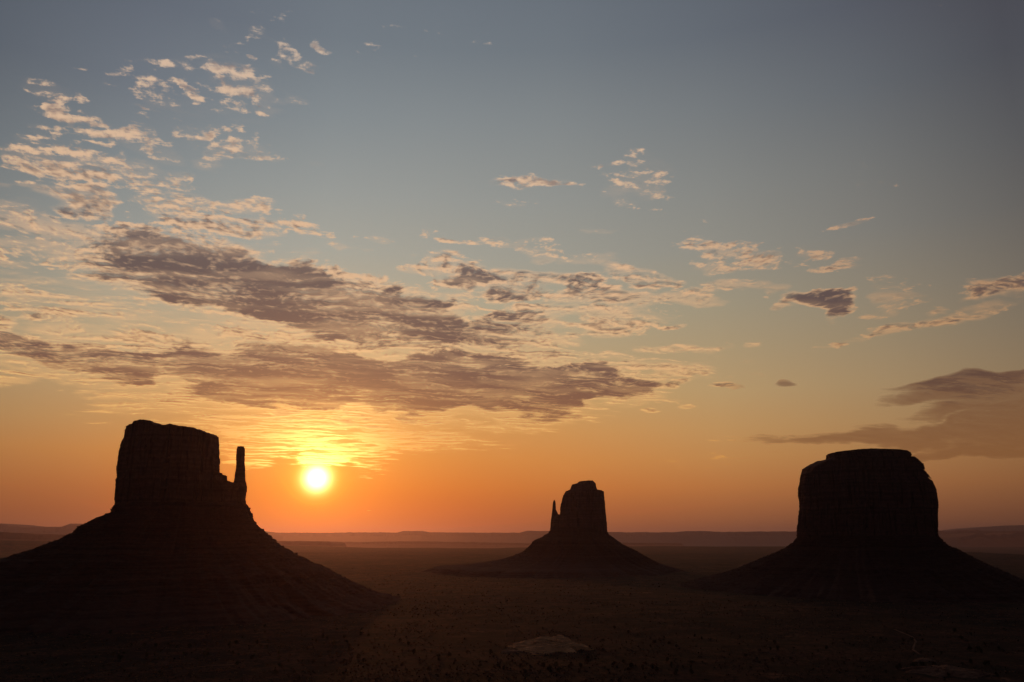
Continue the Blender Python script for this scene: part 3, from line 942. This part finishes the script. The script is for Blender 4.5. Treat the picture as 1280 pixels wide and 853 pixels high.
track_mat = rock_material('track dust', (0.13, 0.055, 0.038), 0.1, 0.2, False)
strip('dirt_track', [(1118, 787), (1128, 791), (1140, 796), (1145, 802), (1141, 812), (1150, 818)], 3.2, track_mat)
strip('wash_bank', [(246, 834), (262, 832.5), (280, 832), (300, 830)], 3, track_mat, 0.4)

# ------------------------------------------------------------------ junipers and scrub
leaf = bpy.data.materials.new('dark juniper foliage')
leaf.use_nodes = True
LM = NT(leaf.node_tree)
lb = leaf.node_tree.nodes['Principled BSDF']
oi = LM.new('ShaderNodeObjectInfo').outputs['Random']
LM.put(lb.inputs['Base Color'], LM.mix(oi, (0.028, 0.036, 0.016), (0.050, 0.052, 0.024)))
lb.inputs['Roughness'].default_value = 0.9
lb.inputs['Specular IOR Level'].default_value = 0.1
rng = np.random.default_rng(5)


def clump_faces(cs, rad, n, size, r):
    """leaf-sized triangles through the volume of a few lobes"""
    k = r.integers(0, len(cs), n)
    d = r.normal(size=(n, 3))
    d /= np.linalg.norm(d, axis=1)[:, None]
    p = cs[k] + d * (rad[k] * r.uniform(0.55, 1.0, n) ** 0.5)[:, None]
    tri = p[:, None, :] + r.normal(size=(n, 3, 3)) * size
    return tri.reshape(-1, 3)


def juniper_mesh(seed):
    r = np.random.default_rng(seed)
    nl = 9
    cs = np.stack([r.uniform(-1.3, 1.3, nl), r.uniform(-1.3, 1.3, nl), r.uniform(0.9, 2.9, nl)], -1)
    cs[:, :2] *= (1.25 - 0.28 * cs[:, 2:3])
    rad = r.uniform(0.5, 1.0, nl)
    v = clump_faces(cs, rad, 900, 0.13, r)
    f = np.arange(len(v)).reshape(-1, 3)
    # twisted trunk with two limbs, as thin triangle prisms
    vs, fs = [v], [f]
    n0 = len(v)
    for (a, b, ra, rb) in ((np.array([0, 0, -0.3]), np.array([0.1, 0.1, 1.4]), 0.20, 0.12), (np.array([0.05, 0.05, 0.7]), cs[0], 0.11, 0.05), (np.array([0.05, 0.05, 0.9]), cs[1], 0.11, 0.05)):
        ring = [np.array([math.cos(q), math.sin(q), 0]) for q in (0, 2.09, 4.19)]
        pv_ = [a + g * ra for g in ring] + [b + g * rb for g in ring]
        vs.append(np.array(pv_))
        for i in range(3):
            j = (i + 1) % 3
            fs.append(np.array([[n0 + i, n0 + j, n0 + 3 + j], [n0 + i, n0 + 3 + j, n0 + 3 + i]]))
        n0 += 6
    me = make_mesh('juniper', np.concatenate(vs), np.concatenate(fs), False)
    me.materials.append(leaf)
    return me


protos = [juniper_mesh(60 + i) for i in range(6)]
LONE = [(735, 828, 7.5, 'darkest round juniper in front of the pale sandstone dome'),
        (716, 796, 4.2, 'small juniper growing alone on top of the pale sandstone dome'),
        (785, 792, 5.5, 'juniper right of the pale sandstone dome, nearest to its upper right edge'),
        (1168, 833, 5.0, 'juniper at the left edge of the brownish rock dome, lower right')]
HILL = {}
def surf_z(x, y):
    best = float(ground_z(x, y))
    ok, loc, nrm_, idx = domes[0].ray_cast(Vector((x, y, 300)) - domes[0].location, Vector((0, 0, -1)))
    if ok:
        best = max(best, loc.z + domes[0].location.z)
    return best


domes = [o for o in scene.objects if o.name.startswith('sandstone_swell')]
bpy.context.view_layer.update()


def plant(px, py, h, label, group, k):
    x, y = ground_hit(px, py)
    o = bpy.data.objects.new('juniper', protos[k % len(protos)])
    scene.collection.objects.link(o)
    o.location = (x, y, surf_z(x, y))
    s_ = h / 3.6
    o.scale = (s_ * rng.uniform(0.9, 1.35), s_ * rng.uniform(0.9, 1.3), s_ * rng.uniform(0.8, 1.05))
    o.rotation_euler = (0, 0, rng.uniform(0, 6.28))
    o['label'] = label
    o['category'] = 'juniper'
    o['group'] = group


for k, (a, b, h, lab) in enumerate(LONE):
    plant(a, b, h, lab, 'junipers around the rock domes', k)
SPOTS = [(215, 818, 110, 16, 26), (300, 808, 80, 14, 22), (420, 800, 90, 14, 30), (395, 832, 70, 10, 18), (560, 830, 90, 14, 18),
         (830, 800, 80, 10, 22), (800, 835, 90, 10, 26), (960, 815, 120, 18, 32), (1120, 800, 90, 16, 24), (1150, 838, 90, 8, 20),
         (100, 790, 110, 20, 8), (692, 836, 55, 4, 14), (745, 806, 14, 12, 8), (680, 838, 60, 6, 12), (1230, 812, 60, 22, 14)]
for cx_, cy_, sx_, sy_, n_ in SPOTS:
    for q in range(n_):
        a = min(1285, max(-5, rng.normal(cx_, sx_ * 0.5)))
        b = min(852, max(772, rng.normal(cy_, sy_ * 0.6)))
        plant(a, b, 2.4 + 4.2 * rng.uniform() ** 2, 'dark juniper scattered on the shadowed desert floor', 'junipers scattered over the valley floor', q)

# low sage and rubble nobody could count
r = np.random.default_rng(77)
nS = 52000
a_ = r.uniform(-0.66, 0.66, nS)
d_ = 560 * (4200 / 560) ** (r.uniform(0, 1, nS) ** 1.15)
sx, sy = np.sin(a_) * d_ / np.cos(a_) ** 0, np.cos(a_) * d_
keep = fbm2(sx / 110, sy / 160, 4, 88) + 0.35 * fbm2(sx / 600, sy / 600, 2, 90) > r.uniform(-0.7, 0.6, nS)
sx, sy = sx[keep], sy[keep]
sz = ground_z(sx, sy)
n = len(sx)
hh = r.uniform(0.7, 2.1, n) * (1 + 0.35 * (np.hypot(sx, sy) > 1600))
K5 = 5
base_c = np.stack([sx, sy, sz + hh * 0.4], -1)[:, None, None, :]
tri = base_c + r.normal(size=(n, K5, 3, 3)) * (hh * 0.42)[:, None, None, None] * np.array([1.3, 1.3, 0.75])
v = tri.reshape(-1, 3)
me = make_mesh('scrub', v, np.arange(len(v)).reshape(-1, 3), False)
sage = bpy.data.materials.new('sage scrub')
sage.use_nodes = True
SMn = NT(sage.node_tree)
sb = sage.node_tree.nodes['Principled BSDF']
pp = SMn.new('ShaderNodeTexCoord').outputs['Object']
SMn.put(sb.inputs['Base Color'], SMn.mix(SMn.smooth(SMn.noise(pp, 0.06, 3.0), 0.35, 0.65), (0.016, 0.015, 0.009), (0.20, 0.10, 0.055)))
sb.inputs['Roughness'].default_value = 1.0
me.materials.append(sage)
sc = link('scrub', me)
sc['kind'] = 'stuff'
